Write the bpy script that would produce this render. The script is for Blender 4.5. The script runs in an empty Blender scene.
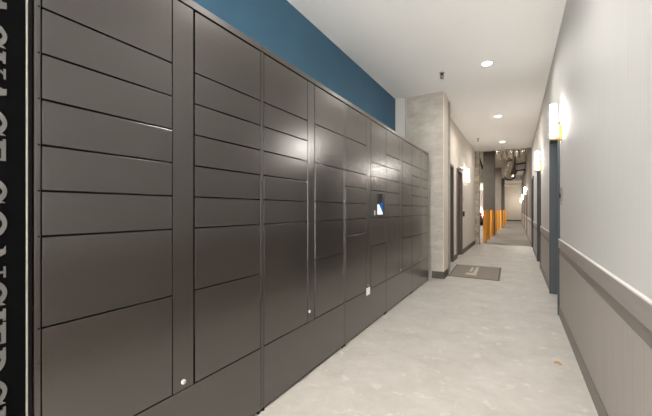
import bpy, bmesh, math, random
from mathutils import Vector, Matrix
random.seed(7)
S = bpy.context.scene
COL = S.collection
PI = math.pi
H = 1.22                 # eye height
CEIL = H + 2.10          # corridor ceiling
GC = 4.15                # garage ceiling

# ------------------------------------------------------------------ materials
def new_mat(name):
    m = bpy.data.materials.new(name); m.use_nodes = True
    nt = m.node_tree
    return m, nt, nt.nodes['Principled BSDF']

def rgb(r, g, b):
    f = lambda c: (c/255/12.92) if c/255 <= .04045 else ((c/255+.055)/1.055)**2.4
    return (f(r), f(g), f(b), 1)

def simple(name, col, rough=.5, metal=0, spec=.5, bump=0, bscale=200, var=0, vscale=3, emit=None, estr=0):
    m, nt, p = new_mat(name)
    p.inputs['Base Color'].default_value = col
    p.inputs['Roughness'].default_value = rough
    p.inputs['Metallic'].default_value = metal
    p.inputs['Specular IOR Level'].default_value = spec
    tc = nt.nodes.new('ShaderNodeTexCoord')
    if var:
        n = nt.nodes.new('ShaderNodeTexNoise'); n.inputs['Scale'].default_value = vscale
        n.inputs['Detail'].default_value = 6
        nt.links.new(tc.outputs['Object'], n.inputs['Vector'])
        r = nt.nodes.new('ShaderNodeValToRGB')
        c0 = [max(0, c*(1-var)) for c in col[:3]]+[1]; c1 = [min(1, c*(1+var)) for c in col[:3]]+[1]
        r.color_ramp.elements[0].position = .3; r.color_ramp.elements[1].position = .7
        r.color_ramp.elements[0].color = c0; r.color_ramp.elements[1].color = c1
        nt.links.new(n.outputs['Fac'], r.inputs['Fac']); nt.links.new(r.outputs['Color'], p.inputs['Base Color'])
    if bump:
        n = nt.nodes.new('ShaderNodeTexNoise'); n.inputs['Scale'].default_value = bscale; n.inputs['Detail'].default_value = 2
        nt.links.new(tc.outputs['Object'], n.inputs['Vector'])
        b = nt.nodes.new('ShaderNodeBump'); b.inputs['Strength'].default_value = bump; b.inputs['Distance'].default_value = .002
        nt.links.new(n.outputs['Fac'], b.inputs['Height']); nt.links.new(b.outputs['Normal'], p.inputs['Normal'])
    if emit:
        p.inputs['Emission Color'].default_value = emit; p.inputs['Emission Strength'].default_value = estr
    return m

def locker_paint():
    m, nt, p = new_mat('locker_paint')
    p.inputs['Base Color'].default_value = (.028, .023, .020, 1)
    p.inputs['Coat Weight'].default_value = 1; p.inputs['Coat Roughness'].default_value = .2; p.inputs['Coat IOR'].default_value = 1.9
    p.inputs['Metallic'].default_value = .5
    p.inputs['Specular IOR Level'].default_value = .12
    p.inputs['Coat Tint'].default_value = (1, .94, .89, 1)
    tc = nt.nodes.new('ShaderNodeTexCoord')
    n = nt.nodes.new('ShaderNodeTexNoise'); n.inputs['Scale'].default_value = 150; n.inputs['Detail'].default_value = 2
    nt.links.new(tc.outputs['Object'], n.inputs['Vector'])
    b = nt.nodes.new('ShaderNodeBump'); b.inputs['Strength'].default_value = .8; b.inputs['Distance'].default_value = .0005
    nt.links.new(n.outputs['Fac'], b.inputs['Height']); nt.links.new(b.outputs['Normal'], p.inputs['Coat Normal']); nt.links.new(b.outputs['Normal'], p.inputs['Normal'])
    n2 = nt.nodes.new('ShaderNodeTexNoise'); n2.inputs['Scale'].default_value = 5; n2.inputs['Detail'].default_value = 5
    nt.links.new(tc.outputs['Object'], n2.inputs['Vector'])
    mr = nt.nodes.new('ShaderNodeMapRange'); mr.inputs['To Min'].default_value = .38; mr.inputs['To Max'].default_value = .46
    nt.links.new(n2.outputs['Fac'], mr.inputs['Value']); nt.links.new(mr.outputs['Result'], p.inputs['Roughness'])
    return m

def floor_mat():
    m, nt, p = new_mat('polished_concrete')
    tc = nt.nodes.new('ShaderNodeTexCoord'); L = nt.links
    def noise(sc, det, rough=.6, dist=0):
        n = nt.nodes.new('ShaderNodeTexNoise'); n.inputs['Scale'].default_value = sc; n.inputs['Detail'].default_value = det
        n.inputs['Roughness'].default_value = rough; n.inputs['Distortion'].default_value = dist
        L.new(tc.outputs['Object'], n.inputs['Vector']); return n
    n1 = noise(2.6, 12, .75, .2)
    r1 = nt.nodes.new('ShaderNodeValToRGB')
    r1.color_ramp.elements[0].position = .34; r1.color_ramp.elements[0].color = rgb(176, 171, 163)
    r1.color_ramp.elements[1].position = .66; r1.color_ramp.elements[1].color = rgb(196, 192, 185)
    L.new(n1.outputs['Fac'], r1.inputs['Fac'])
    n2 = noise(8, 8, .62, .2)
    r2 = nt.nodes.new('ShaderNodeValToRGB')
    r2.color_ramp.elements[0].position = .58; r2.color_ramp.elements[0].color = (0, 0, 0, 1)
    r2.color_ramp.elements[1].position = .72; r2.color_ramp.elements[1].color = (.6, .6, .6, 1)
    L.new(n2.outputs['Fac'], r2.inputs['Fac'])
    mx = nt.nodes.new('ShaderNodeMixRGB'); mx.inputs['Color2'].default_value = rgb(222, 220, 214)
    L.new(r2.outputs['Color'], mx.inputs['Fac']); L.new(r1.outputs['Color'], mx.inputs['Color1'])
    n3 = noise(9, 8, .65, .5)
    r3 = nt.nodes.new('ShaderNodeValToRGB')
    r3.color_ramp.elements[0].position = .63; r3.color_ramp.elements[0].color = (0, 0, 0, 1)
    r3.color_ramp.elements[1].position = .78; r3.color_ramp.elements[1].color = (.55, .55, .55, 1)
    L.new(n3.outputs['Fac'], r3.inputs['Fac'])
    mx2 = nt.nodes.new('ShaderNodeMixRGB'); mx2.inputs['Color2'].default_value = rgb(146, 140, 129)
    L.new(r3.outputs['Color'], mx2.inputs['Fac']); L.new(mx.outputs['Color'], mx2.inputs['Color1'])
    L.new(mx2.outputs['Color'], p.inputs['Base Color'])
    p.inputs['Roughness'].default_value = .55
    b = nt.nodes.new('ShaderNodeBump'); b.inputs['Strength'].default_value = .15; b.inputs['Distance'].default_value = .002
    L.new(noise(30, 5).outputs['Fac'], b.inputs['Height']); L.new(b.outputs['Normal'], p.inputs['Normal'])
    return m

def concrete_mat(name, ca, cb, boards=True):
    m, nt, p = new_mat(name); L = nt.links
    tc = nt.nodes.new('ShaderNodeTexCoord')
    mp = nt.nodes.new('ShaderNodeMapping'); mp.inputs['Scale'].default_value = (2.2, 2.2, 6 if boards else 3)
    L.new(tc.outputs['Object'], mp.inputs['Vector'])
    n = nt.nodes.new('ShaderNodeTexNoise'); n.inputs['Scale'].default_value = 1.5; n.inputs['Detail'].default_value = 9; n.inputs['Roughness'].default_value = .65
    L.new(mp.outputs['Vector'], n.inputs['Vector'])
    r = nt.nodes.new('ShaderNodeValToRGB'); r.color_ramp.elements[0].position = .3; r.color_ramp.elements[1].position = .72
    r.color_ramp.elements[0].color = ca; r.color_ramp.elements[1].color = cb
    L.new(n.outputs['Fac'], r.inputs['Fac'])
    v = nt.nodes.new('ShaderNodeTexVoronoi'); v.inputs['Scale'].default_value = 9
    L.new(tc.outputs['Object'], v.inputs['Vector'])
    r2 = nt.nodes.new('ShaderNodeValToRGB'); r2.color_ramp.elements[0].position = .06; r2.color_ramp.elements[1].position = .11
    r2.color_ramp.elements[0].color = (.45, .45, .45, 1); r2.color_ramp.elements[1].color = (1, 1, 1, 1)
    L.new(v.outputs['Distance'], r2.inputs['Fac'])
    mx = nt.nodes.new('ShaderNodeMixRGB'); mx.blend_type = 'MULTIPLY'; mx.inputs['Fac'].default_value = .8
    L.new(r.outputs['Color'], mx.inputs['Color1']); L.new(r2.outputs['Color'], mx.inputs['Color2'])
    L.new(mx.outputs['Color'], p.inputs['Base Color'])
    p.inputs['Roughness'].default_value = .8
    b = nt.nodes.new('ShaderNodeBump'); b.inputs['Strength'].default_value = .5; b.inputs['Distance'].default_value = .01
    L.new(n.outputs['Fac'], b.inputs['Height']); L.new(b.outputs['Normal'], p.inputs['Normal'])
    return m

def wave_mat(name, col, col2, rough, vec_scale, wscale, bump=.3, rot=(0, 0, 0), noise_dist=0):
    m, nt, p = new_mat(name); L = nt.links
    tc = nt.nodes.new('ShaderNodeTexCoord')
    mp = nt.nodes.new('ShaderNodeMapping'); mp.inputs['Scale'].default_value = vec_scale; mp.inputs['Rotation'].default_value = rot
    L.new(tc.outputs['Object'], mp.inputs['Vector'])
    n = nt.nodes.new('ShaderNodeTexNoise'); n.inputs['Scale'].default_value = wscale; n.inputs['Detail'].default_value = 5
    n.inputs['Distortion'].default_value = noise_dist
    L.new(mp.outputs['Vector'], n.inputs['Vector'])
    r = nt.nodes.new('ShaderNodeValToRGB'); r.color_ramp.elements[0].position = .3; r.color_ramp.elements[1].position = .7
    r.color_ramp.elements[0].color = col; r.color_ramp.elements[1].color = col2
    L.new(n.outputs['Fac'], r.inputs['Fac']); L.new(r.outputs['Color'], p.inputs['Base Color'])
    p.inputs['Roughness'].default_value = rough
    b = nt.nodes.new('ShaderNodeBump'); b.inputs['Strength'].default_value = bump; b.inputs['Distance'].default_value = .002
    L.new(n.outputs['Fac'], b.inputs['Height']); L.new(b.outputs['Normal'], p.inputs['Normal'])
    return m

def metal(m):
    m.node_tree.nodes['Principled BSDF'].inputs['Metallic'].default_value = .85
    return m

def emit_mat(name, col, s):
    m = bpy.data.materials.new(name); m.use_nodes = True; nt = m.node_tree
    nt.nodes.remove(nt.nodes['Principled BSDF'])
    e = nt.nodes.new('ShaderNodeEmission'); e.inputs['Color'].default_value = col; e.inputs['Strength'].default_value = s
    nt.links.new(e.outputs[0], nt.nodes['Material Output'].inputs[0]); return m

M = {
 'locker': locker_paint(),
 'dark': simple('shadow_gap_black', (.008, .008, .008, 1), .7, spec=.2),
 'black': simple('black_sign_panel', (.003, .003, .0032, 1), .35, spec=.02),
 'letter': simple('silver_letter', rgb(88, 86, 84), .55, 0),
 'strip': simple('pale_metal_strip', rgb(142, 140, 134), .5, .1),
 'cap': simple('pale_rail_cap', rgb(224, 221, 215), .4),
 'lock': simple('chrome_lock', rgb(230, 228, 222), .25, .6),
 'white_tag': simple('white_tag', rgb(240, 238, 232), .6),
 'tag_grey': simple('tag_print', rgb(196, 193, 186), .6),
 'blue': simple('blue_wall_paint', rgb(56, 95, 119), .75, bump=.1, bscale=120, var=.04),
 'ceil': simple('ceiling_paint', rgb(249, 247, 244), .9, bump=.12, bscale=90, var=.012, vscale=1.2),
 'wallr': wave_mat('pale_grey_wallcovering', rgb(195, 193, 189), rgb(200, 198, 195), .6, (20, 20, .6), 3, .05),
 'wallg': simple('light_grey_wall', rgb(205, 203, 199), .8, bump=.12, bscale=90),
 'walll': simple('cream_wall_paint', rgb(221, 211, 199), .8, bump=.15, bscale=80, var=.02),
 'wains': wave_mat('wainscot_laminate', rgb(154, 146, 139), rgb(163, 155, 148), .5, (14, 14, .5), 3, .04),
 'dark_band': wave_mat('dark_band_under_rail', rgb(118, 110, 103), rgb(126, 117, 110), .5, (14, .8, 14), 3, .06),  # darker tone for the strip directly below the chair rail
 'rail': wave_mat('rail_laminate', rgb(142, 134, 128), rgb(150, 142, 136), .42, (14, .8, 14), 3, .06),
 'base': simple('rubber_base', rgb(70, 63, 58), .5, var=.06, vscale=8),
 'baser': simple('grey_rubber_base', rgb(112, 103, 95), .45, var=.06, vscale=8),
 'floor': floor_mat(),
 'gfloor': wave_mat('garage_concrete', rgb(78, 73, 67), rgb(136, 128, 118), .7, (.06, 1.3, 1), 2.2, .3),
 'conc': concrete_mat('board_formed_concrete', rgb(158, 152, 143), rgb(188, 183, 173)),
 'brick': concrete_mat('rough_concrete', rgb(120, 108, 94), rgb(214, 204, 186), False),
 'pillar': concrete_mat('painted_grey_pillar', rgb(84, 79, 74), rgb(94, 89, 83), False),
 'pillar_light': concrete_mat('bare_grey_pillar', rgb(128, 120, 112), rgb(142, 134, 126), False),
 'gwall': simple('garage_wall', rgb(122, 112, 103), .8, var=.06),
 'endwall': simple('end_wall_paint', rgb(196, 186, 172), .8, var=.02),
 'gceil': concrete_mat('sprayed_ceiling', rgb(150, 138, 124), rgb(206, 196, 180), False),
 'foil': metal(wave_mat('foil_duct_wrap', rgb(150, 140, 128), rgb(235, 228, 215), .25, (6, 6, 6), 9, 1.0, noise_dist=1)),
 'pipe': simple('black_pipe', (.012, .011, .010, 1), .5),
 'wpipe': simple('pale_pipe', rgb(205, 198, 188), .5),
 'orange': simple('orange_bollard', rgb(234, 162, 62), .45, var=.05, vscale=5),
 'orange_cap': simple('orange_cap', rgb(222, 148, 52), .45),
 'teal': simple('blue_grey_door_paint', rgb(56, 63, 67), .6),
 'tealdoor': simple('blue_door_leaf', rgb(54, 76, 88), .5),
 'browngrey': simple('reader_grey', rgb(128, 122, 116), .5),
 'brown': simple('brown_door_paint', rgb(108, 95, 87), .55),
 'browndark': simple('dark_door_leaf', rgb(88, 77, 70), .55),
 'brass': simple('brass', (.55, .36, .12, 1), .45, .7),
 'glass': emit_mat('lit_opal_glass', (1, .955, .9, 1), 27),
 'down': emit_mat('downlight_lens', (1, .95, .88, 1), 14),
 'tube': emit_mat('garage_tube', (1, .96, .9, 1), 14),
 'trimw': simple('white_fixture', rgb(230, 228, 224), .5),
 'steel': simple('brushed_steel', rgb(160, 156, 150), .35, .7),
 'mat': wave_mat('doormat_pile', rgb(128, 119, 109), rgb(152, 143, 133), .95, (1, 1, 1), 120, .8),
 'matedge': simple('doormat_rubber_edge', rgb(96, 88, 80), .8),
 'matmark': simple('doormat_mark', rgb(196, 188, 174), .9),
 'leaf': simple('dry_leaf', rgb(196, 148, 84), .7, var=.25, vscale=60),
 'screen': simple('screen_glass', (.004, .004, .006, 1), .12),
 'scr_w': emit_mat('screen_white', (.93, .96, 1, 1), .95),
 'scr_b': emit_mat('screen_blue', (.02, .09, .32, 1), .8),
 'carred': simple('car_paint_dark', (.03, .03, .035, 1), .25),
 'tail': simple('red_tail_lamp', (.55, .01, .01, 1), .2, emit=(.8, .02, .01, 1), estr=.35),
 'carglass': simple('car_glass', (.01, .01, .012, 1), .08),
 'tyre': simple('tyre_rubber', (.015, .015, .015, 1), .8),
}

# ------------------------------------------------------------------ mesh helpers
class MB:
    def __init__(s, *mats): s.bm = bmesh.new(); s.mats = list(mats)
    def _mi(s, faces, m):
        for f in faces: f.material_index = m
    def box(s, x0, x1, y0, y1, z0, z1, m=0, bev=0):
        r = bmesh.ops.create_cube(s.bm, size=1)
        vs = r['verts']
        for v in vs:
            v.co = Vector(((x0+x1)/2+v.co.x*(x1-x0), (y0+y1)/2+v.co.y*(y1-y0), (z0+z1)/2+v.co.z*(z1-z0)))
        fs = list({f for v in vs for f in v.link_faces}); s._mi(fs, m)
        if bev:
            es = list({e for v in vs for e in v.link_edges})
            bmesh.ops.bevel(s.bm, geom=es, offset=bev, segments=2, profile=.5, affect='EDGES', clamp_overlap=True, material=-1)
        return s
    def cyl(s, p0, p1, r0, r1=None, n=20, m=0, smooth=True):
        r1 = r0 if r1 is None else r1
        p0 = Vector(p0); p1 = Vector(p1); d = p1-p0
        q = d.to_track_quat('Z', 'Y').to_matrix().to_4x4()
        r = bmesh.ops.create_cone(s.bm, cap_ends=True, segments=n, radius1=r0, radius2=r1, depth=d.length,
                                  matrix=Matrix.Translation((p0+p1)/2) @ q)
        fs = {f for v in r['verts'] for f in v.link_faces}
        for f in fs:
            f.material_index = m
            if smooth and len(f.verts) == 4: f.smooth = True
        return s
    def lathe(s, prof, n=28, m=0, axis='Z', off=(0, 0, 0)):
        rings = []
        for (r, z) in prof:
            ring = []
            for i in range(n):
                a = 2*PI*i/n
                p = (r*math.cos(a), r*math.sin(a), z)
                if axis == 'X': p = (z, r*math.cos(a), r*math.sin(a))
                ring.append(s.bm.verts.new(Vector(p)+Vector(off)))
            rings.append(ring)
        for a, b in zip(rings, rings[1:]):
            for i in range(n):
                f = s.bm.faces.new((a[i], a[(i+1) % n], b[(i+1) % n], b[i])); f.smooth = True; f.material_index = m
        for ring in (rings[0], rings[-1]):
            f = s.bm.faces.new(ring); f.material_index = m
        return s
    def prism(s, pts, lo, hi, fn, m=0):
        """pts 2D polygon, fn(u, v, w) -> xyz; extruded w from lo to hi"""
        a = [s.bm.verts.new(fn(u, v, lo)) for u, v in pts]; b = [s.bm.verts.new(fn(u, v, hi)) for u, v in pts]
        n = len(pts); fs = [s.bm.faces.new(a), s.bm.faces.new(b[::-1])]
        for i in range(n): fs.append(s.bm.faces.new((a[i], b[i], b[(i+1) % n], a[(i+1) % n])))
        s._mi(fs, m); return s
    def build(s, name, parent=None, loc=None, bevmod=0):
        bm = s.bm
        bmesh.ops.recalc_face_normals(bm, faces=bm.faces[:])
        off = Vector((0, 0, 0))
        if parent is not None: off = Vector(parent.location)
        elif loc is not None: off = Vector(loc)
        if off.length: bmesh.ops.translate(bm, vec=-off, verts=bm.verts[:])
        me = bpy.data.meshes.new(name); bm.to_mesh(me); bm.free()
        for mt in s.mats: me.materials.append(M[mt])
        o = bpy.data.objects.new(name, me); COL.objects.link(o)
        if parent is not None: o.parent = parent
        elif loc is not None: o.location = loc
        if bevmod:
            b = o.modifiers.new('bevel', 'BEVEL'); b.width = bevmod; b.segments = 2; b.limit_method = 'ANGLE'
        return o

def tag(o, label=None, cat=None, group=None, kind=None):
    if label: o['label'] = label
    if cat: o['category'] = cat
    if group: o['group'] = group
    if kind: o['kind'] = kind
    return o
def thing(name, label, cat, loc, group=None):
    o = bpy.data.objects.new(name, None); COL.objects.link(o); o.location = loc; o.empty_display_size = .1
    return tag(o, label, cat, group)
def copy_tree(o, parent=None):
    c = o.copy(); COL.objects.link(c)
    if parent is not None: c.parent = parent
    for ch in list(o.children): copy_tree(ch, c)
    return c
def struct(name, mb, label, cat, **k):
    return tag(mb.build(name, **k), label, cat, kind='structure')

# ------------------------------------------------------------------ setting
XL = -1.333      # locker front plane
XR = .431        # right wall face
XW = -1.31       # corridor left wall beyond the column
YB = -2.6        # back end
YE = 13.04       # end of the white ceiling

struct('floor', MB('floor').box(-2.2, .7, YB-.2, YE, -.1, 0), 'pale mottled polished concrete corridor floor', 'floor')
struct('trim_1', MB('steel').box(XW, XR, YE, YE+.03, -.1, .002), 'thin metal joint strip where the pale floor meets the grey garage floor', 'floor strip')
tag(MB('gfloor').box(-16, .7, YE+.03, 56, -.1, 0).build('ground'), 'dark grey garage concrete floor beyond the corridor', 'floor', kind='structure')
struct('ceiling', MB('ceil').box(-2.2, .7, YB-.2, YE+.1, CEIL, CEIL+.14), 'smooth off-white corridor ceiling', 'ceiling')
tag(MB('gceil').box(-16, .7, YE, 56, GC, GC+.2).build('garage_ceiling'), 'rough sprayed garage ceiling above the far corridor', 'ceiling', kind='structure')
tag(MB('gceil').box(-16, .7, YE+.1, YE+.25, CEIL+.0, GC).build('ceiling_drop'), 'bulkhead at the end of the white ceiling', 'ceiling', kind='structure')
struct('wall_left', MB('blue').box(-2.2, -2.0, YB-.2, 6.13, 0, CEIL), 'deep blue painted wall above the lockers', 'wall')
struct('wall_back', MB('wallg').box(-2.0, XR, YB-.2, YB, 2.9, CEIL).box(-2.0, -1.8, YB-.2, YB, 0, 2.9).box(.3, XR, YB-.2, YB, 0, 2.9), 'pale grey wall around the added light opening behind the viewer', 'wall')
struct('fill_opening_1', MB('teal').box(-1.8, -1.74, YB-.13, YB-.07, 0, 2.9).box(.24, .3, YB-.13, YB-.07, 0, 2.9).box(-.78, -.72, YB-.13, YB-.07, 0, 2.84).box(-1.74, .24, YB-.13, YB-.07, 2.84, 2.9), 'added framed opening behind the viewer, letting in fill light', 'fill_opening')  # unseen opening, added so bright world light fills the near corridor
struct('wall_return', MB('wallg').box(-2.2, -1.815, 6.13, 6.35, 0, CEIL).box(-1.815, -1.8, 6.2, 6.35, 0, CEIL), 'narrow pale grey wall between blue wall and concrete column', 'wall')

# concrete column and the drywall at its side
col = struct('concrete_column', MB('conc').box(-1.796, -1.137, 6.155, 6.9, 0, CEIL, bev=.006), 'board-formed bare concrete column at the end of the lockers', 'column')
struct('wall_side', MB('walll').box(-1.136, -1.125, 6.165, 6.55, 0, CEIL).box(-1.30, -1.125, 6.551, 6.56, 0, CEIL), 'cream drywall lining on the side of the concrete column', 'wall')
struct('baseboard_column', MB('base').box(-1.33, -1.118, 6.143, 6.1545, 0, .125).box(-1.1245, -1.113, 6.143, 6.56, 0, .125), 'dark rubber baseboard around the foot of the concrete column', 'baseboard')

# left corridor wall with two doors
DA = (7.18, 8.32, 2.27); DB = (8.82, 9.80, 2.27)
wl = MB('walll')
for a, b in ((6.565, DA[0]), (DA[1], DB[0]), (DB[1], YE)): wl.box(XW-.14, XW, a, b, 0, CEIL)
for d in (DA, DB): wl.box(XW-.14, XW, d[0], d[1], d[2], CEIL)
struct('wall_corridor_left', wl, 'cream painted left corridor wall with two dark doors', 'wall')
bl = MB('base')
for a, b in ((6.565, DA[0]), (DA[1], DB[0]), (DB[1], YE)): bl.box(XW+.0005, XW+.012, a+.002, b-.002, 0, .13)
struct('baseboard_left', bl, 'dark rubber baseboard along the cream left wall', 'baseboard')
def left_door(n, d, label):
    r = thing('door_%d' % n, label, 'door', (XW-.05, (d[0]+d[1])/2, 0)); r['kind'] = 'structure'
    y0, y1, z1 = d; e = .003
    fr = MB('brown')
    fr.box(XW-.13, XW+.018, y0+e, y0+.06, 0, z1-e, bev=.003).box(XW-.13, XW+.018, y1-.06, y1-e, 0, z1-e, bev=.003)
    fr.box(XW-.13, XW+.018, y0+.06, y1-.06, z1-.06, z1-e, bev=.003)
    fr.build('door_frame', r)
    MB('browndark').box(XW-.10, XW-.055, y0+.063, y1-.063, .008, z1-.063, bev=.002).build('door_leaf', r)
    h = MB('lock'); yy = y0+.13
    h.cyl((XW-.054, yy, 1.08), (XW-.02, yy, 1.08), .012).box(XW-.03, XW-.018, yy-.01, yy+.12, 1.07, 1.09, bev=.004)
    h.cyl((XW-.0548, yy, 1.08), (XW-.046, yy, 1.08), .028)
    h.build('door_handle', r)
left_door(1, DA, 'dark brown door in the cream wall just behind the concrete column')
left_door(2, DB, 'dark brown door in the cream wall, farther from the concrete column')

# rough concrete pier at the end of the left wall
struct('concrete_pier', MB('brick').box(XW-.5, -1.172, YE+.002, YE+.32, 0, GC-.002, bev=.008), 'rough stained concrete pier where the cream wall ends', 'column')

# right wall, doors in it
RD = [(4.675, 5.89, 2.24), (8.17, 9.39, 2.24), (11.62, 12.82, 2.24)]
YR = 42.0
segs = []; y = YB
for d in RD: segs.append((y, d[0])); y = d[1]
segs.append((y, YE+.1))
wr = MB('wallr')
for a, b in segs: wr.box(XR, XR+.2, a, b, 0, CEIL)
for d in RD: wr.box(XR, XR+.2, d[0], d[1], d[2], CEIL)
struct('wall_right', wr, 'pale grey upper wall on the right of the corridor', 'wall')
FD = [(18.6, 19.6, 2.24), (24.5, 25.6, 2.24)]
fs2 = []; y = YE+.1
for d in FD: fs2.append((y, d[0])); y = d[1]
fs2.append((y, YR))
wf = MB('gwall')
for a, b in fs2: wf.box(XR, XR+.2, a, b, 0, GC)
for d in FD: wf.box(XR, XR+.2, d[0], d[1], d[2], GC)
struct('wall_far_right', wf, 'greyish brown right wall of the far corridor under the garage ceiling', 'wall')
n = 1
for i, (a, b) in enumerate(segs+fs2):
    k = 'wainscot' ; far = i >= len(segs)
    mb = MB('wains', 'dark_band').box(XR-.006, XR-.0005, a+.001, b-.001, .0, .712).box(XR-.004, XR-.0005, a+.001, b-.001, .7122, .784, m=1)
    o = struct('trim_%d' % (n+1), mb, None, 'wainscot'); o['label'] = ['taupe wainscot panel nearest the viewer on the right wall', 'taupe wainscot panel between the first and second blue doors', 'taupe wainscot panel between the second and third blue doors', 'short taupe wainscot panel past the third blue door', 'wainscot panel on the far right wall before its first door', 'wainscot panel on the far right wall between its two doors', 'wainscot panel on the far right wall running to the end wall'][i]
    rl = MB('rail', 'cap', 'dark')
    ys = [a+.001]; 
    while ys[-1]+2.44 < b-.3: ys.append(ys[-1]+2.44)
    if i == 0: ys = [a+.001, 1.05, 3.02] 
    ys.append(b-.001)
    for p, q in zip(ys, ys[1:]): rl.box(XR-.016, XR-.0005, p, q-.0015, .785, .880, bev=.0015)
    rl.box(XR-.018, XR-.0005, a+.001, b-.001, .8805, .890, m=1, bev=.002)
    struct('rail_%d' % n, rl, ['taupe chair rail with pale cap, nearest the viewer', 'taupe chair rail between the first and second blue doors', 'taupe chair rail between the second and third blue doors', 'short chair rail past the third blue door', 'chair rail on the far right wall before its first door', 'chair rail on the far right wall between its two doors', 'chair rail on the far right wall running to the end wall'][i], 'rail')
    bb = MB('baser', 'base').box(XR-.012, XR-.0065, a+.001, b-.001, 0, .118, bev=.001)
    if i == 0: bb.box(XR-.012, XR-.0065, b-.022, b-.001, .118, .711, m=1)
    struct('baseboard_right_%d' % n, bb, ['grey rubber baseboard nearest the viewer on the right', 'baseboard between the first and second blue doors', 'baseboard between the second and third blue doors', 'short baseboard past the third blue door', 'baseboard on the far right wall before its first door', 'baseboard on the far right wall between its two doors', 'baseboard on the far right wall running to the end wall'][i], 'baseboard')
    n += 1
for i, d in enumerate(RD+FD):
    y0, y1, z1 = d; e = .003
    r = thing('door_%d' % (3+i), ['blue-grey door in the right wall beneath the nearest right sconce', 'blue-grey door in the right wall beneath the second right sconce', 'blue-grey door in the right wall, last before the garage ceiling', 'dark door on the far right wall, the nearer of two', 'dark door on the far right wall, the farther of two'][i], 'door', (XR+.09, (y0+y1)/2, 0))
    r['kind'] = 'structure'
    mf, ml = ('teal', 'tealdoor') if i < 3 else ('brown', 'browndark')
    fr = MB(mf)
    fr.box(XR-.02, XR+.13, y0+e, y0+.055, 0, z1-e, bev=.003).box(XR-.02, XR+.13, y1-.055, y1-e, 0, z1-e, bev=.003)
    fr.box(XR-.02, XR+.13, y0+.055, y1-.055, z1-.055, z1-e, bev=.003).build('door_frame', r)
    MB(ml).box(XR+.075, XR+.12, y0+.058, y1-.058, .008, z1-.058, bev=.002).build('door_leaf', r)
    h = MB('steel'); yy = y0+.13
    h.cyl((XR+.03, yy, 1.02), (XR+.074, yy, 1.02), .011).box(XR+.028, XR+.04, yy-.01, yy+.11, 1.01, 1.03, bev=.004).cyl((XR+.066, yy, 1.02), (XR+.0745, yy, 1.02), .028)
    h.build('door_handle', r)

# far end wall and garage shell
struct('wall_end', MB('endwall').box(-1.25, XR+.2, YR, YR+.15, 0, GC), 'cream end wall closing the far corridor', 'wall')
struct('baseboard_end', MB('base').box(-1.25, XR-.05, YR-.015, YR-.001, 0, .14), 'dark baseboard at the foot of the far end wall', 'baseboard')
struct('wall_garage', MB('gwall').box(-16, -1.25, 55.8, 56, 0, GC).box(-16.2, -16, YE, 56, 0, GC).box(-16, XW-.5, YE-.1, YE, 0, GC), 'plain walls enclosing the parking garage', 'wall')

# ------------------------------------------------------------------ lockers
ZT, ZB, U = 2.171, .393, (2.171-.393)/12
def zz(*ns):
    out = [ZT]
    for k in ns: out.append(out[-1]-k*U)
    return out
MOD = [
 dict(y=(.457, 1.549), A=(.478, .945), s=(.947, 1.062), B=(1.068, 1.535), ra=zz(2,1,1,1,1,1,2,3), rb=zz(2,1,1,1,1,1,2,3), lock=(1.002, .43)),
 dict(y=(1.549, 2.655), A=(1.569, 2.051), s=(2.053, 2.152), B=(2.158, 2.640), ra=zz(2,1,1,1,1,1,5), rb=zz(2,2,2,1,2,3), lock=(2.075, .47)),
 dict(y=(2.655, 3.742), A=(2.679, 3.142), s=(3.144, 3.272), B=(3.279, 3.730), ra=zz(2,2,1,1,1,1,4), rb=zz(3,1,1,2,2,3), lock=(3.19, .445), kiosk=3),
 dict(y=(3.742, 4.852), A=(3.757, 4.245), s=(4.247, 4.372), B=(4.379, 4.840), ra=zz(2,1,1,1,1,1,5), rb=zz(2,2,2,1,2,3), lock=(4.31, .43)),
 dict(y=(4.852, 5.905), A=(4.868, 5.315), s=(5.317, 5.415), B=(5.421, 5.885), ra=zz(2,1,1,1,1,1,2,3), rb=zz(2,1,1,1,1,1,2,3), lock=(5.385, .43)),
]
LL = ['dark bronze parcel locker unit nearest the viewer, beside the black lettered panel',
      'dark bronze parcel locker unit, second from the black lettered panel',
      'dark bronze parcel locker unit holding the small screen and a white square tag',
      'dark bronze parcel locker unit just past the one with the screen',
      'dark bronze parcel locker unit farthest away, next to the concrete column']
XBK = -1.97
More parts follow.
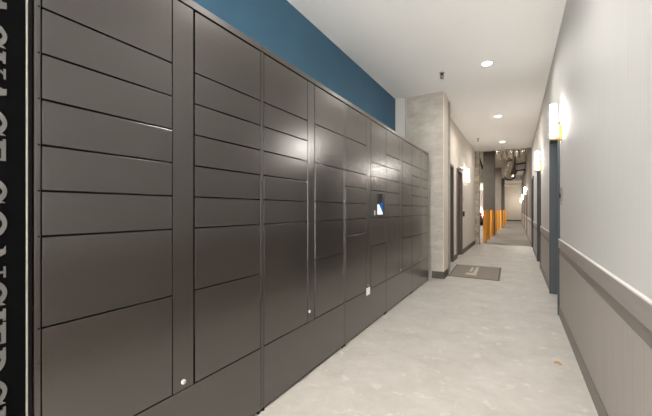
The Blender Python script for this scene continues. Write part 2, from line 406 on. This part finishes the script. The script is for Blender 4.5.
for k, q in enumerate(MOD):
    y0, y1 = q['y']
    r = thing('parcel_locker', LL[k], 'locker', (XL-.3, (y0+y1)/2, 0), 'parcel locker bank along the blue wall')
    e = .0008
    c = MB('locker', 'dark')
    # dark carcass set back behind the doors, painted frame round the front
    c.box(XBK, XL-.030, y0+e, y1-e, .03, 2.175)
    for f in c.bm.faces: f.material_index = 1
    c.build('carcass', r)
    g = .0032
    for (fa, fb, hy, hr, rows) in ((y0+e, q['A'][0]-g-.001, q['A'][0]-.009, .0028, q['ra']), (q['B'][1]+g, y1-e, q['B'][1]+.007, .0022, q['rb'])):
        fr = MB('locker', 'dark')
        fr.box(XL-.03, XL, fa, fb, .022, 2.174, bev=.0012)
        for zc in rows[1:-1]: fr.cyl((XL-.002, hy, zc), (XL+.0004, hy, zc), hr, n=10, m=1)
        fr.build('side_frame', r)
    MB('locker').box(XBK, XL+.002, y0+e, y1-e, 2.1765, 2.211, bev=.0015).build('top_panel', r)
    MB('locker').box(XL-.028, XL, q['A'][0]-g+.0008, q['B'][1]+g-.0012, .022, .3905, bev=.0012).build('base_panel', r)
    ft = MB('dark')
    ft.box(XL-.06, XL-.022, y0+.001, y1-.001, 0, .0215)
    for yy in (y0+.02, y1-.02): ft.cyl((XL-.012, yy, 0), (XL-.012, yy, .0215), .010)
    ft.build('toe_plinth', r)
    MB('locker').box(XL-.028, XL, q['s'][0]+.003, q['s'][1]-.004, .3935, ZT-.001, bev=.0012).build('control_strip', r)
    lk = MB('lock', 'dark'); ly, lz = q['lock']
    lk.lathe([(.001, XL+.0075), (.009, XL+.0075), (.0115, XL+.005), (.0115, XL+.0003)], n=24, axis='X', off=(0, ly, lz))
    lk.box(XL+.0070, XL+.0082, ly-.0012, ly+.0012, lz-.005, lz+.005, m=1)
    tag(lk.build('lock', r), 'chrome cam lock')
    for side, rows in (('A', q['ra']), ('B', q['rb'])):
        a, b = q[side]
        for j, (zt, zb) in enumerate(zip(rows, rows[1:])):
            t = zt-.0032; bt = zb+.0032
            if side == 'B' and q.get('kiosk') == j:
                ky0, ky1, kz0, kz1 = 3.462, 3.690, 1.155, 1.400
                kp = MB('locker')
                kp.box(XL-.02, XL, a, ky0, bt, t).box(XL-.02, XL, ky1, b, bt, t)
                kp.box(XL-.02, XL, ky0, ky1, bt, kz0).box(XL-.02, XL, ky0, ky1, kz1, t)
                kp.build('kiosk_panel', r)
                sc = MB('screen').box(XL-.019, XL-.012, ky0+.001, ky1-.001, kz0+.001, kz1-.001)
                so = tag(sc.build('screen', r), 'black glass touch screen showing a blue and white picture')
                fx = lambda u, v, w: Vector((w, ky0+u*(ky1-ky0), kz0+v*(kz1-kz0)))
                sp = MB('scr_w', 'scr_b')
                sp.prism([(.03, .06), (.86, .06), (.86, .12), (.34, .52), (.03, .52)], XL-.0118, XL-.0112, fx, 0)
                sp.prism([(.36, .53), (.88, .13), (.93, .10), (.93, .62), (.55, .60)], XL-.0118, XL-.0112, fx, 1)
                po = sp.build('screen_picture', r)
                po.parent = so
                cr = MB('lock', 'dark')
                cr.box(XL+.0003, XL+.004, 3.372, 3.402, 1.165, 1.215, bev=.0012)
                cr.box(XL+.0036, XL+.0046, 3.376, 3.398, 1.186, 1.190, m=1)
                tag(cr.build('card_slot', r), 'pale metal card slot')
                continue
            MB('locker').box(XL-.022, XL, a, b, bt, t, bev=.0016).build('locker_door', r)
    if k == 2:
        tg = MB('white_tag', 'tag_grey')
        tg.box(XL+.0004, XL+.0016, 3.150, 3.247, .345, .420)
        for i2 in range(2):
            tg.box(XL+.0016, XL+.0019, 3.162+i2*.042, 3.192+i2*.042, .388, .391, m=1).box(XL+.0016, XL+.0019, 3.162+i2*.042, 3.192+i2*.042, .368, .371, m=1)
        tag(tg.build('sticker', r), 'white square sticker')

# ------------------------------------------------------------------ black lettered panel
def arc(cx, cy, rx, ry, a0, a1, n, t_thick, t_thin):
    """closed crescent with stress: thick at the sides, thin at top and bottom"""
    outer = []; inner = []
    for i in range(n+1):
        a = a0+(a1-a0)*i/n
        th_x = t_thick; th_y = t_thin
        outer.append((cx+rx*math.cos(a), cy+ry*math.sin(a)))
        inner.append((cx+(rx-th_x)*math.cos(a), cy+(ry-th_y)*math.sin(a)))
    return outer, inner
# every glyph: list of polygons in a box  w x 1  (u along the reading direction, v up)
TK, TN, SF = .22, .10, .065
def stem(u, w=TK, v0=0., v1=1., s=.07):
    return [[(u, v0), (u+w, v0), (u+w, v1), (u, v1)]] + \
           [[(u-s, v0), (u+w+s, v0), (u+w+s, v0+SF), (u-s, v0+SF)], [(u-s, v1-SF), (u+w+s, v1-SF), (u+w+s, v1), (u-s, v1)]]
def quadstrip(o, i):
    return [[o[k], o[k+1], i[k+1], i[k]] for k in range(len(o)-1)]
def gA(w):
    return [[(.02*w, 0), (.10*w, 0), (.54*w, .93), (.48*w, 1.02)], [(.42*w, 1.02), (.60*w, 1.02), (.96*w, 0), (.74*w, 0)],
            [(.24*w, .28), (.80*w, .28), (.78*w, .35), (.27*w, .35)],
            [(-.06*w, 0), (.24*w, 0), (.24*w, SF), (-.06*w, SF)], [(.64*w, 0), (1.05*w, 0), (1.05*w, SF), (.64*w, SF)]]
def gC(w, gbar=False):
    o, i = arc(.54*w, .5, .54*w, .53, math.radians(42), math.radians(318), 26, TK*1.05, TN)
    P = quadstrip(o, i)
    P.append([(.90*w, .62), (.97*w, .62), (.97*w, 1.0), (.90*w, .93)])
    if gbar: P += [[(.80*w, .0), (.98*w, .0), (.98*w, .42), (.80*w, .42)], [(.66*w, .40), (1.06*w, .40), (1.06*w, .45), (.66*w, .45)]]
    else: P.append([(.90*w, .08), (.97*w, .0), (.97*w, .34), (.93*w, .34)])
    return P
def gO(w):
    o, i = arc(.5*w, .5, .5*w, .53, 0, 2*PI, 36, TK*1.05, TN); return quadstrip(o, i)
def gE(w):
    return stem(.08*w) + [[(.08*w, 0), (.92*w, 0), (.92*w, TN), (.08*w, TN)], [(.08*w, 1-TN), (.88*w, 1-TN), (.88*w, 1), (.08*w, 1)],
            [(.2*w, .48), (.70*w, .48), (.70*w, .55), (.2*w, .55)], [(.80*w, .80), (.88*w, .74), (.88*w, 1), (.80*w, 1)],
            [(.84*w, 0), (.96*w, 0), (.98*w, .28), (.92*w, .28)], [(.64*w, .40), (.71*w, .40), (.71*w, .63), (.64*w, .63)]]
def gK(w):
    return stem(.08*w) + [[(.30*w, .42), (.38*w, .42), (.86*w, .97), (.76*w, .97)], [(.40*w, .56), (.56*w, .62), (1.02*w, 0), (.78*w, 0)],
            [(.62*w, .95), (1.0*w, .95), (1.0*w, 1), (.62*w, 1)], [(.70*w, 0), (1.08*w, 0), (1.08*w, SF), (.70*w, SF)]]
def gN(w):
    return [[(.12*w, 0), (.19*w, 0), (.19*w, 1), (.12*w, 1)], [(.80*w, -.02), (.87*w, -.02), (.87*w, 1), (.80*w, 1)],
            [(.02*w, 1), (.26*w, 1), (.87*w, .02), (.87*w, -.04), (.78*w, -.04), (.14*w, .93)],
            [(.0, 0), (.32*w, 0), (.32*w, SF), (0, SF)], [(.66*w, .95), (1.0*w, .95), (1.0*w, 1), (.66*w, 1)]]
def gP(w, leg=False):
    o, i = arc(.40*w, .74, .46*w, .26, -PI/2, PI/2, 16, TK, TN)
    P = stem(.08*w) + quadstrip(o, i)
    P += [[(.2*w, .48), (.42*w, .48), (.42*w, .48+TN), (.2*w, .48+TN)], [(.2*w, 1-TN), (.42*w, 1-TN), (.42*w, 1), (.2*w, 1)]]
    if leg: P += [[(.40*w, .50), (.60*w, .52), (1.02*w, 0), (.78*w, 0)], [(.74*w, 0), (1.08*w, 0), (1.08*w, SF), (.74*w, SF)]]
    return P
def gI(w): return stem(.5*w-TK/2)
PXZ = 1.02/333
def zpx(py): return H+(210-py)*PXZ
PXZ = 1.003/333
TXT = [('P', -48, -24), ('A', -11, 23), ('C', 24, 50), ('K', 53, 80), ('A', 75, 109), ('G', 109, 137), ('E', 140, 164),
       ('C', 177, 204), ('O', 207, 240), ('N', 245, 277), ('C', 277, 305), ('I', 308, 320), ('E', 322, 345), ('R', 347, 374), ('G', 374, 403), ('E', 406, 429)]
G = {'A': gA, 'C': gC, 'K': gK, 'G': lambda w: gC(w, True), 'E': gE, 'O': gO, 'N': gN, 'I': gI, 'P': gP, 'R': lambda w: gP(w, True)}
sg = thing('sign_panel', 'black upright panel with large silver vertical lettering at the left end of the lockers', 'sign panel', (XL-.3, .3, 0))
MB('black').box(XBK, XL, .165, .4365, .0, 2.211, bev=.002).build('panel', sg)
MB('strip').box(XL-.02, XL+.0015, .4372, .4415, .0, 2.211, bev=.0008).build('edge_strip', sg)['label'] = 'thin pale metal edge strip'
MB('dark').box(XL-.10, XL-.012, .442, .4562, .0, 2.205).build('filler', sg)
LH = .098
for ch, a, b in TXT:
    w = (b-a)*PXZ/LH; z0 = zpx(a)
    lt = MB('letter')
    for li, poly in enumerate(G[ch](w)):
        lt.prism(poly, XL+.0002, XL+.0022+li*.00002, lambda u, v, ww: Vector((ww, .291+v*LH, z0-u*LH)))
    tag(lt.build('letter', sg), 'silver serif capital ' + ch)

# ------------------------------------------------------------------ sconces
def make_sconce(lbl):
    r = thing('wall_sconce', lbl, 'wall light', (0, 0, 0), 'brass wall sconces along the corridor')
    # local frame: wall plane x=0, light sticks out towards -x; z=0 at the bottom of the glass
    MB('glass').box(-.110, -.050, -.034, .034, 0, .372, bev=.005).build('glass_shade', r)['label'] = 'glowing white opal glass tube'
    p = MB('brass').box(-.011, -.0005, -.042, .042, -.03, .140, bev=.002)
    p.box(-.034, -.011, -.036, .036, -.028, .132, bev=.002).build('wall_plate', r)
    MB('brass').box(-.112, -.034, -.036, .036, -.024, -.002, bev=.003).build('arm', r)
    MB('dark').box(-.104, -.085, -.012, .012, -.036, -.0245, bev=.002).build('switch', r)
    return r
SC = [(XR, 4.50, 0, 'brass and glass sconce on the right wall nearest the viewer'),
      (XR, 7.93, 0, 'brass and glass sconce on the right wall, second from the viewer'),
      (XR, -1.2, 0, 'added fill sconce on the right wall behind the viewer'),  # unseen lamp, added to brighten the ceiling near the camera
      (-2.0, -1.2, PI, 'added fill sconce on the blue wall behind the viewer'),  # its opposite, likewise added as ceiling fill
      (XW, 10.36, PI, 'brass and glass sconce on the cream left wall past the dark doors'),
      (XR, 19.9, 0, 'sconce on the far right wall, nearest one past the white ceiling'),
      (XR, 30.0, 0, 'sconce on the far right wall, second past the white ceiling'),
      (XR, 40.3, 0, 'sconce on the far right wall closest to the end wall')]
first = None
for x, yy, rz, lb in SC:
    o = make_sconce(lb) if first is None else copy_tree(first)
    first = first or o
    o.location = (x, yy, H+.805); o.rotation_euler = (0, 0, rz); o['label'] = lb
    L = bpy.data.lights.new('sconce_light', 'POINT'); L.energy = 1 if yy < 12 else (45 if yy < 35 else 75); L.color = (1, .93, .84); L.shadow_soft_size = .04
    lo = bpy.data.objects.new('sconce_light', L); COL.objects.link(lo)
    lo.location = (x+(-.155 if rz == 0 else .155), yy, H+1.0)

# ------------------------------------------------------------------ ceiling fixtures
def downlight(x, yy, z, lb):
    r = thing('recessed_downlight', lb, 'ceiling light', (x, yy, z), 'recessed downlights in the white ceiling')
    MB('trimw').lathe([(.066, z-.0005), (.084, z-.0005), (.082, z-.004), (.068, z-.006)], n=36, off=(x, yy, 0)).build('trim_ring', r)
    MB('down').lathe([(.001, z-.009), (.064, z-.009), (.065, z-.001), (.001, z-.001)], n=36, off=(x, yy, 0)).build('lens', r)
    L = bpy.data.lights.new('downlight_lamp', 'AREA'); L.shape = 'DISK'; L.size = .15; L.energy = DLE; L.color = (1, .96, .91); L.spread = math.radians(165)
    lo = bpy.data.objects.new('downlight_lamp', L); COL.objects.link(lo); lo.location = (x, yy, z-.02)
DLE = 14
downlight(-.372, 5.28, CEIL, 'round recessed downlight in the white ceiling, nearest in view')
downlight(-.370, 8.37, CEIL, 'round recessed downlight in the white ceiling, middle of three in view')
downlight(-.385, 11.58, CEIL, 'round recessed downlight in the white ceiling, farthest near the detector')
downlight(-.372, 2.19, CEIL, 'round recessed downlight overhead, above the second locker unit')
downlight(-.372, -.90, CEIL, 'round recessed downlight behind the viewer')

def sprinkler(x, yy, lb):
    z = CEIL
    r = thing('sprinkler_head', lb, 'sprinkler', (x, yy, z), 'pendent sprinklers in the white ceiling')
    MB('steel').lathe([(.001, z-.0005), (.038, z-.0005), (.034, z-.008), (.012, z-.012), (.001, z-.012)], n=24, off=(x, yy, 0)).build('escutcheon', r)
    b = MB('pipe').cyl((x, yy, z-.0125), (x, yy, z-.034), .019)
    for sgn in (-1, 1): b.cyl((x+sgn*.014, yy, z-.030), (x+sgn*.024, yy, z-.052), .005, n=8).cyl((x+sgn*.024, yy, z-.052), (x, yy, z-.082), .005, n=8)
    b.build('frame_arms', r)
    MB('steel').lathe([(.001, z-.083), (.026, z-.083), (.028, z-.087), (.001, z-.088)], n=20, off=(x, yy, 0)).build('deflector', r)
sprinkler(-.997, 5.31, 'small pendent sprinkler in the white ceiling, nearer the lockers')
sprinkler(-.994, 10.7, 'small pendent sprinkler in the white ceiling, farther near the cream wall')
sd = thing('smoke_detector', 'small white domed smoke detector at the end of the white ceiling', 'smoke detector', (-.405, 12.56, CEIL))
MB('trimw').lathe([(.001, CEIL-.0005), (.062, CEIL-.0005), (.06, CEIL-.012), (.001, CEIL-.013)], n=28, off=(-.405, 12.56, 0)).build('base', sd)
MB('trimw').lathe([(.050, CEIL-.0132), (.05, CEIL-.03), (.035, CEIL-.045), (.001, CEIL-.048)], n=28, off=(-.405, 12.56, 0)).build('dome', sd)

# door closer style hood above the second left door
ed = thing('light_hood', 'small white slatted fixture fixed above the farther dark door', 'fixture', (XW, 9.3, 2.30))
MB('trimw').box(XW+.0005, XW+.075, 8.95, 9.70, 2.285, 2.315, bev=.004).build('housing', ed)
MB('trimw').box(XW+.0005, XW+.055, 8.97, 9.68, 2.32, 2.335, bev=.003).build('slat', ed)

# ------------------------------------------------------------------ card readers and plates
rd = thing('card_reader', 'slim grey access reader on the right wall beside the first blue door', 'card reader', (XR, 4.46, 1.27))
MB('browngrey').box(XR-.016, XR-.0005, 4.435, 4.49, 1.31, 1.465, bev=.003).build('backplate', rd)
MB('dark').box(XR-.030, XR-.0165, 4.437, 4.486, 1.355, 1.40, bev=.003).build('sensor', rd)
kb = thing('key_switch', 'little steel key switch just below the grey reader on the right wall', 'switch', (XR, 4.46, 1.26))
MB('steel').cyl((XR-.014, 4.462, 1.285), (XR-.0005, 4.462, 1.285), .014).build('barrel', kb)
MB('dark').box(XR-.0165, XR-.0142, 4.460, 4.464, 1.278, 1.292).build('keyhole', kb)
rs = thing('round_room_sign', 'small round grey plaque on the cream wall beside the farther dark door', 'sign', (XW, 10.0, 1.5))
MB('steel').lathe([(.001, XW+.0005), (.05, XW+.0005), (.05, XW+.006), (.046, XW+.009), (.001, XW+.009)], n=24, axis='X', off=(0, 10.0, 1.52)).build('disc', rs)
MB('trimw').lathe([(.001, XW+.0092), (.030, XW+.0092), (.030, XW+.0105), (.001, XW+.0105)], n=24, axis='X', off=(0, 10.0, 1.52)).build('inlay', rs)
r2 = thing('wall_keypad', 'dark keypad on the cream wall below the round plaque', 'keypad', (XW, 10.0, 1.1))
MB('pipe').box(XW+.0005, XW+.04, 9.94, 10.06, 1.04, 1.18, bev=.003).build('housing', r2)
MB('steel').box(XW+.0403, XW+.043, 9.975, 10.025, 1.07, 1.13).build('buttons', r2)
r3 = thing('light_switch', 'white light switch on the cream wall under the dark keypad', 'switch', (XW, 10.0, .93))
MB('trimw').box(XW+.0005, XW+.007, 9.962, 10.038, .88, 1.0, bev=.002).build('plate', r3)
MB('trimw').box(XW+.0073, XW+.013, 9.985, 10.015, .91, .97, bev=.002).build('rocker', r3)

# ------------------------------------------------------------------ doormat
mt = thing('doormat', 'brown entrance mat with a pale angular mark lying before the dark doors', 'doormat', (-.68, 7.18, 0))
pts = [(-1.105, 6.46), (-.259, 6.43), (-.285, 7.91), (-1.17, 7.93)]
cx = sum(p[0] for p in pts)/4; cy = sum(p[1] for p in pts)/4
inn = [(cx+(p[0]-cx)*.93, cy+(p[1]-cy)*.96) for p in pts]
fz = lambda u, v, w: Vector((u, v, w))
MB('matedge').prism(pts, .0005, .006, fz).build('rubber_border', mt)
MB('mat').prism(inn, .0062, .010, fz).build('pile', mt)
mk = MB('matmark')
mk.prism([(-.735, 6.98), (-.668, 6.98), (-.690, 7.70), (-.742, 7.70)], .0102, .0114, fz)
mk.prism([(-.850, 6.76), (-.655, 6.70), (-.668, 6.98), (-.700, 6.98), (-.855, 6.92)], .0102, .0114, fz)
mk.prism([(-.822, 7.10), (-.768, 7.10), (-.778, 7.62), (-.824, 7.62)], .0102, .0114, fz)
tag(mk.build('mark', mt), 'pale angular mark of two bars')

# ------------------------------------------------------------------ dry leaf on the floor
bm = MB('leaf')
ln = 9; W = 5
gr = []
for i in range(ln):
    t = i/(ln-1); wd = .021*math.sin(PI*min(1, t*.95+.03))**.8+.0006
    row = []
    for j in range(W):
        s = (j/(W-1)-.5)*2
        row.append(bm.bm.verts.new(Vector((.256+t*.058, 3.205+s*wd-.012*t, .004+.009*abs(s)**1.5*math.sin(PI*t)+.004*math.sin(t*5)))))
    gr.append(row)
for i in range(ln-1):
    for j in range(W-1):
        f = bm.bm.faces.new((gr[i][j], gr[i+1][j], gr[i+1][j+1], gr[i][j+1])); f.smooth = True
lf = tag(bm.build('dry_leaf', loc=(.28, 3.2, 0)), 'small curled brown dry leaf on the pale floor near the right wall', 'leaf')
sm = lf.modifiers.new('thick', 'SOLIDIFY'); sm.thickness = .001

# ------------------------------------------------------------------ bollards
def bollard(x, yy, lb):
    r = thing('bollard', lb, 'bollard', (x, yy, 0), 'orange bollards lining the garage edge')
    R = .072
    MB('orange').lathe([(R*.98, 0), (R, .01), (R, 1.17), (R*.985, 1.18)], n=28, off=(x, yy, 0)).build('sleeve', r)
    MB('orange_cap').lathe([(R*1.02, 1.181), (R*1.02, 1.198), (R*.9, 1.213), (R*.45, 1.221), (.001, 1.222)], n=28, off=(x, yy, 0)).build('cap', r)
bp = [(-1.045, 13.95), (-1.035, 15.3), (-1.0, 17.15), (-.985, 19.4), (-.96, 21.6), (-.93, 25.2), (-.86, 28.5), (-.85, 32.0)]
bl_ = ['orange bollard nearest the viewer, beside the rough pier', 'orange bollard second from the rough pier', 'orange bollard third from the rough pier, before the big dark pillar', 'orange bollard fourth from the rough pier', 'orange bollard fifth from the rough pier', 'orange bollard sixth from the rough pier, before the paler pillar', 'orange bollard seventh from the rough pier', 'orange bollard farthest from the viewer']
for (x, yy), lb in zip(bp, bl_): bollard(x, yy, lb)

# pillars
struct('pillar_1', MB('pillar').box(-1.444, -.94, 18.05, 18.6, 0, GC-.002, bev=.01), 'big dark grey garage pillar behind the orange bollards', 'pillar')
struct('pillar_2', MB('pillar_light').box(-1.355, -.952, 26.2, 26.8, 0, GC-.002, bev=.01), 'paler grey garage pillar behind the dark one', 'pillar')
struct('pillar_3', MB('pillar').box(-1.5, -1.0, 34.6, 35.2, 0, GC-.002, bev=.01), 'narrow-looking dark pillar farthest down the garage edge', 'pillar')

# ------------------------------------------------------------------ overhead pipes and ducts in the far corridor
def tube(mb, pts, r, m=0, n=12):
    for a, b in zip(pts, pts[1:]): mb.cyl(a, b, r, n=n, m=m)
def flex(name, pts, rad, lb, loc):
    mb = MB('foil'); N = 60; n = 18; rings = []
    L = len(pts)-1
    for i in range(N+1):
        t = i/N*L; k = min(int(t), L-1); f = t-k; f = f*f*(3-2*f)
        c = Vector(pts[k])*(1-f)+Vector(pts[k+1])*f
        ring = []
        for j in range(n):
            a = 2*PI*j/n; rr = rad*(1+.12*(i % 2))*(1+.5*(random.random()-.5))
            ring.append(mb.bm.verts.new(c+Vector((rr*math.cos(a), 0, rr*math.sin(a)))))
        rings.append(ring)
    for a, b in zip(rings, rings[1:]):
        for j in range(n): mb.bm.faces.new((a[j], a[(j+1) % n], b[(j+1) % n], b[j]))
    mb.bm.faces.new(rings[0]); mb.bm.faces.new(rings[-1])
    r = thing(name, lb, 'duct', (loc[0], loc[1], GC), 'foil wrapped ducts under the garage ceiling')
    mb.build('sleeve', r)
    for k in (0, len(pts)//2, len(pts)-1):
        p = pts[k]; yy = min(max(p[1], pts[0][1]+.1), pts[-1][1]-.1)
        MB('pipe').box(p[0]-.02, p[0]+.02, yy-.02, yy+.02, p[2]+rad*.7, GC-.0005).build('hanger', r)
FL = [(-.78, 'leftmost'), (-.50, 'second from the left'), (-.22, 'middle'), (.04, 'second from the right wall'), (.29, 'rightmost, along the wall')]
for fx_, nm in FL:
    flex('foil_duct', [(fx_, 14.0, 4.03), (fx_+.05, 16, 4.02), (fx_-.03, 18, 4.03), (fx_+.02, 20.3, 4.02)], .085, 'slim crinkled silver foil duct overhead past the white ceiling, ' + nm, (fx_, 17, 4))
flex('foil_duct', [(-.30, 22.0, 3.92), (-.52, 24, 3.55), (-.15, 26, 3.85), (-.35, 29, 3.93)], .15, 'thick sagging silver foil duct beyond the black pipe rack', (-.3, 25, 3.9))
pr = thing('pipe_rack', 'black pipe rack hanging from the garage ceiling beside the right wall', 'pipes', (0, 21, GC))
mb = MB('pipe').box(-.135, -.055, 20.96, 21.04, 3.02, GC-.0005); mb.build('hanger', pr)
for zc in (3.72, 3.36):
    p = MB('pipe'); tube(p, [(-.05, 21, zc), (.40, 21, zc+.05)], .045); p.build('crossbar', pr)
p = MB('pipe'); tube(p, [(-.62, 21.2, 3.05), (-.50, 21.1, 2.92), (-.28, 21.05, 2.90), (-.10, 21.0, 3.00)], .05); p.build('elbow_pipe', pr)
wp = thing('pale_pipe', 'pale pipe on thin hanger rods crossing the far corridor', 'pipe', (-.3, 21.6, GC))
pw = MB('wpipe'); tube(pw, [(-.60, 21.5, 2.62), (-.30, 21.6, 2.56), (.12, 21.6, 2.58)], .035); pw.build('pipe', wp)
for xx in (-.55, .10):
    MB('wpipe').cyl((xx, 21.55, 2.60), (xx, 21.55, GC-.0005), .008, n=8).build('hanger_rod', wp)
db = MB('pipe'); tube(db, [(-1.78, 19.0, GC-.002), (-1.50, 18.62, 3.30)], .05); 
tag(db.build('brace', loc=(-1.8, 19, 3.7)), 'dark diagonal brace between ceiling and the big dark pillar', 'brace')

# ------------------------------------------------------------------ garage lamps
def garage_lamp(x, yy, lb, e):
    r = thing('garage_lamp', lb, 'ceiling light', (x, yy, GC), 'strip lamps in the parking garage')
    MB('trimw').box(x-.09, x+.09, yy-.6, yy+.6, GC-.07, GC-.001, bev=.004).build('housing', r)
    MB('tube').box(x-.06, x+.06, yy-.57, yy+.57, GC-.10, GC-.0705, bev=.004).build('diffuser', r)
    L = bpy.data.lights.new('garage_light', 'AREA'); L.shape = 'RECTANGLE'; L.size = .2; L.size_y = 1.2; L.energy = e; L.color = (1, .93, .83)
    lo = bpy.data.objects.new('garage_light', L); COL.objects.link(lo); lo.location = (x, yy, GC-.12)
garage_lamp(-3.4, 16.6, 'strip lamp over the garage nearest the rough pier', 260)
garage_lamp(-3.4, 23.5, 'strip lamp over the garage beside the big dark pillar', 300)
garage_lamp(-3.6, 31, 'strip lamp over the garage behind the car', 260)
garage_lamp(-4.1, 45, 'strip lamp seen far down the garage beside the pier', 300)

# ------------------------------------------------------------------ car in the garage
def build_car(x, yy):
    r = thing('car', 'dark parked car with a red tail lamp glimpsed beyond the rough pier', 'car', (x, yy, 0))
    # profile in (Y, Z), rear towards the viewer (-Y)
    body = [(0, .35), (.02, .62), (.05, .98), (.35, 1.02), (1.1, 1.02), (2.9, .98), (3.9, .86), (4.35, .72), (4.4, .40), (4.3, .26), (.1, .26)]
    fb = lambda u, v, w: Vector((w, yy+u, v))
    o = MB('carred').prism(body, x-.88, x+.88, fb).build('body', r, bevmod=.06)
    cab = [(.38, 1.02), (.75, 1.40), (1.2, 1.47), (2.2, 1.44), (2.95, .98)]
    cb = MB('carglass').prism(cab, x-.74, x+.74, fb).build('cabin_glass', r, bevmod=.05)
    MB('carred').prism([(.78, 1.42), (1.2, 1.475), (2.2, 1.445), (2.3, 1.40), (2.2, 1.47), (1.2, 1.50)], x-.70, x+.70, fb).build('roof', r)
    for sx in (-1, 1):
        t = MB('tail').box(x+sx*.66-.2, x+sx*.66+.2, yy-.02, yy+.10, .72, .94, bev=.02).build('tail_lamp', r)
        t['label'] = 'red tail lamp'
        for wy in (.85, 3.55):
            MB('tyre', 'steel').lathe([(.001, 0), (.20, 0), (.21, .02), (.31, .02), (.33, .06), (.33, .18), (.31, .21), (.001, .21)], n=28, axis='X', off=(x+sx*.80-.105, yy+wy, .33)).build('wheel', r)
build_car(-3.28, 28.6)

# ------------------------------------------------------------------ world, camera, view
w = bpy.data.worlds.new('World'); S.world = w; w.use_nodes = True
bg = w.node_tree.nodes['Background']; bg.inputs[0].default_value = (1, .97, .93, 1); bg.inputs[1].default_value = 16.0
cam = bpy.data.cameras.new('Camera'); co = bpy.data.objects.new('Camera', cam); COL.objects.link(co)
cam.sensor_width = 36; cam.lens = 333/652*36; cam.clip_start = .02; cam.clip_end = 200
cam.shift_y = 2/652
co.location = (0, 0, H); co.rotation_euler = (PI/2, 0, math.atan(191/333))
S.camera = co
S.view_settings.view_transform = 'Standard'; S.view_settings.look = 'None'; S.view_settings.gamma = 1
S.view_settings.use_curve_mapping = False
S.view_settings.exposure = .50
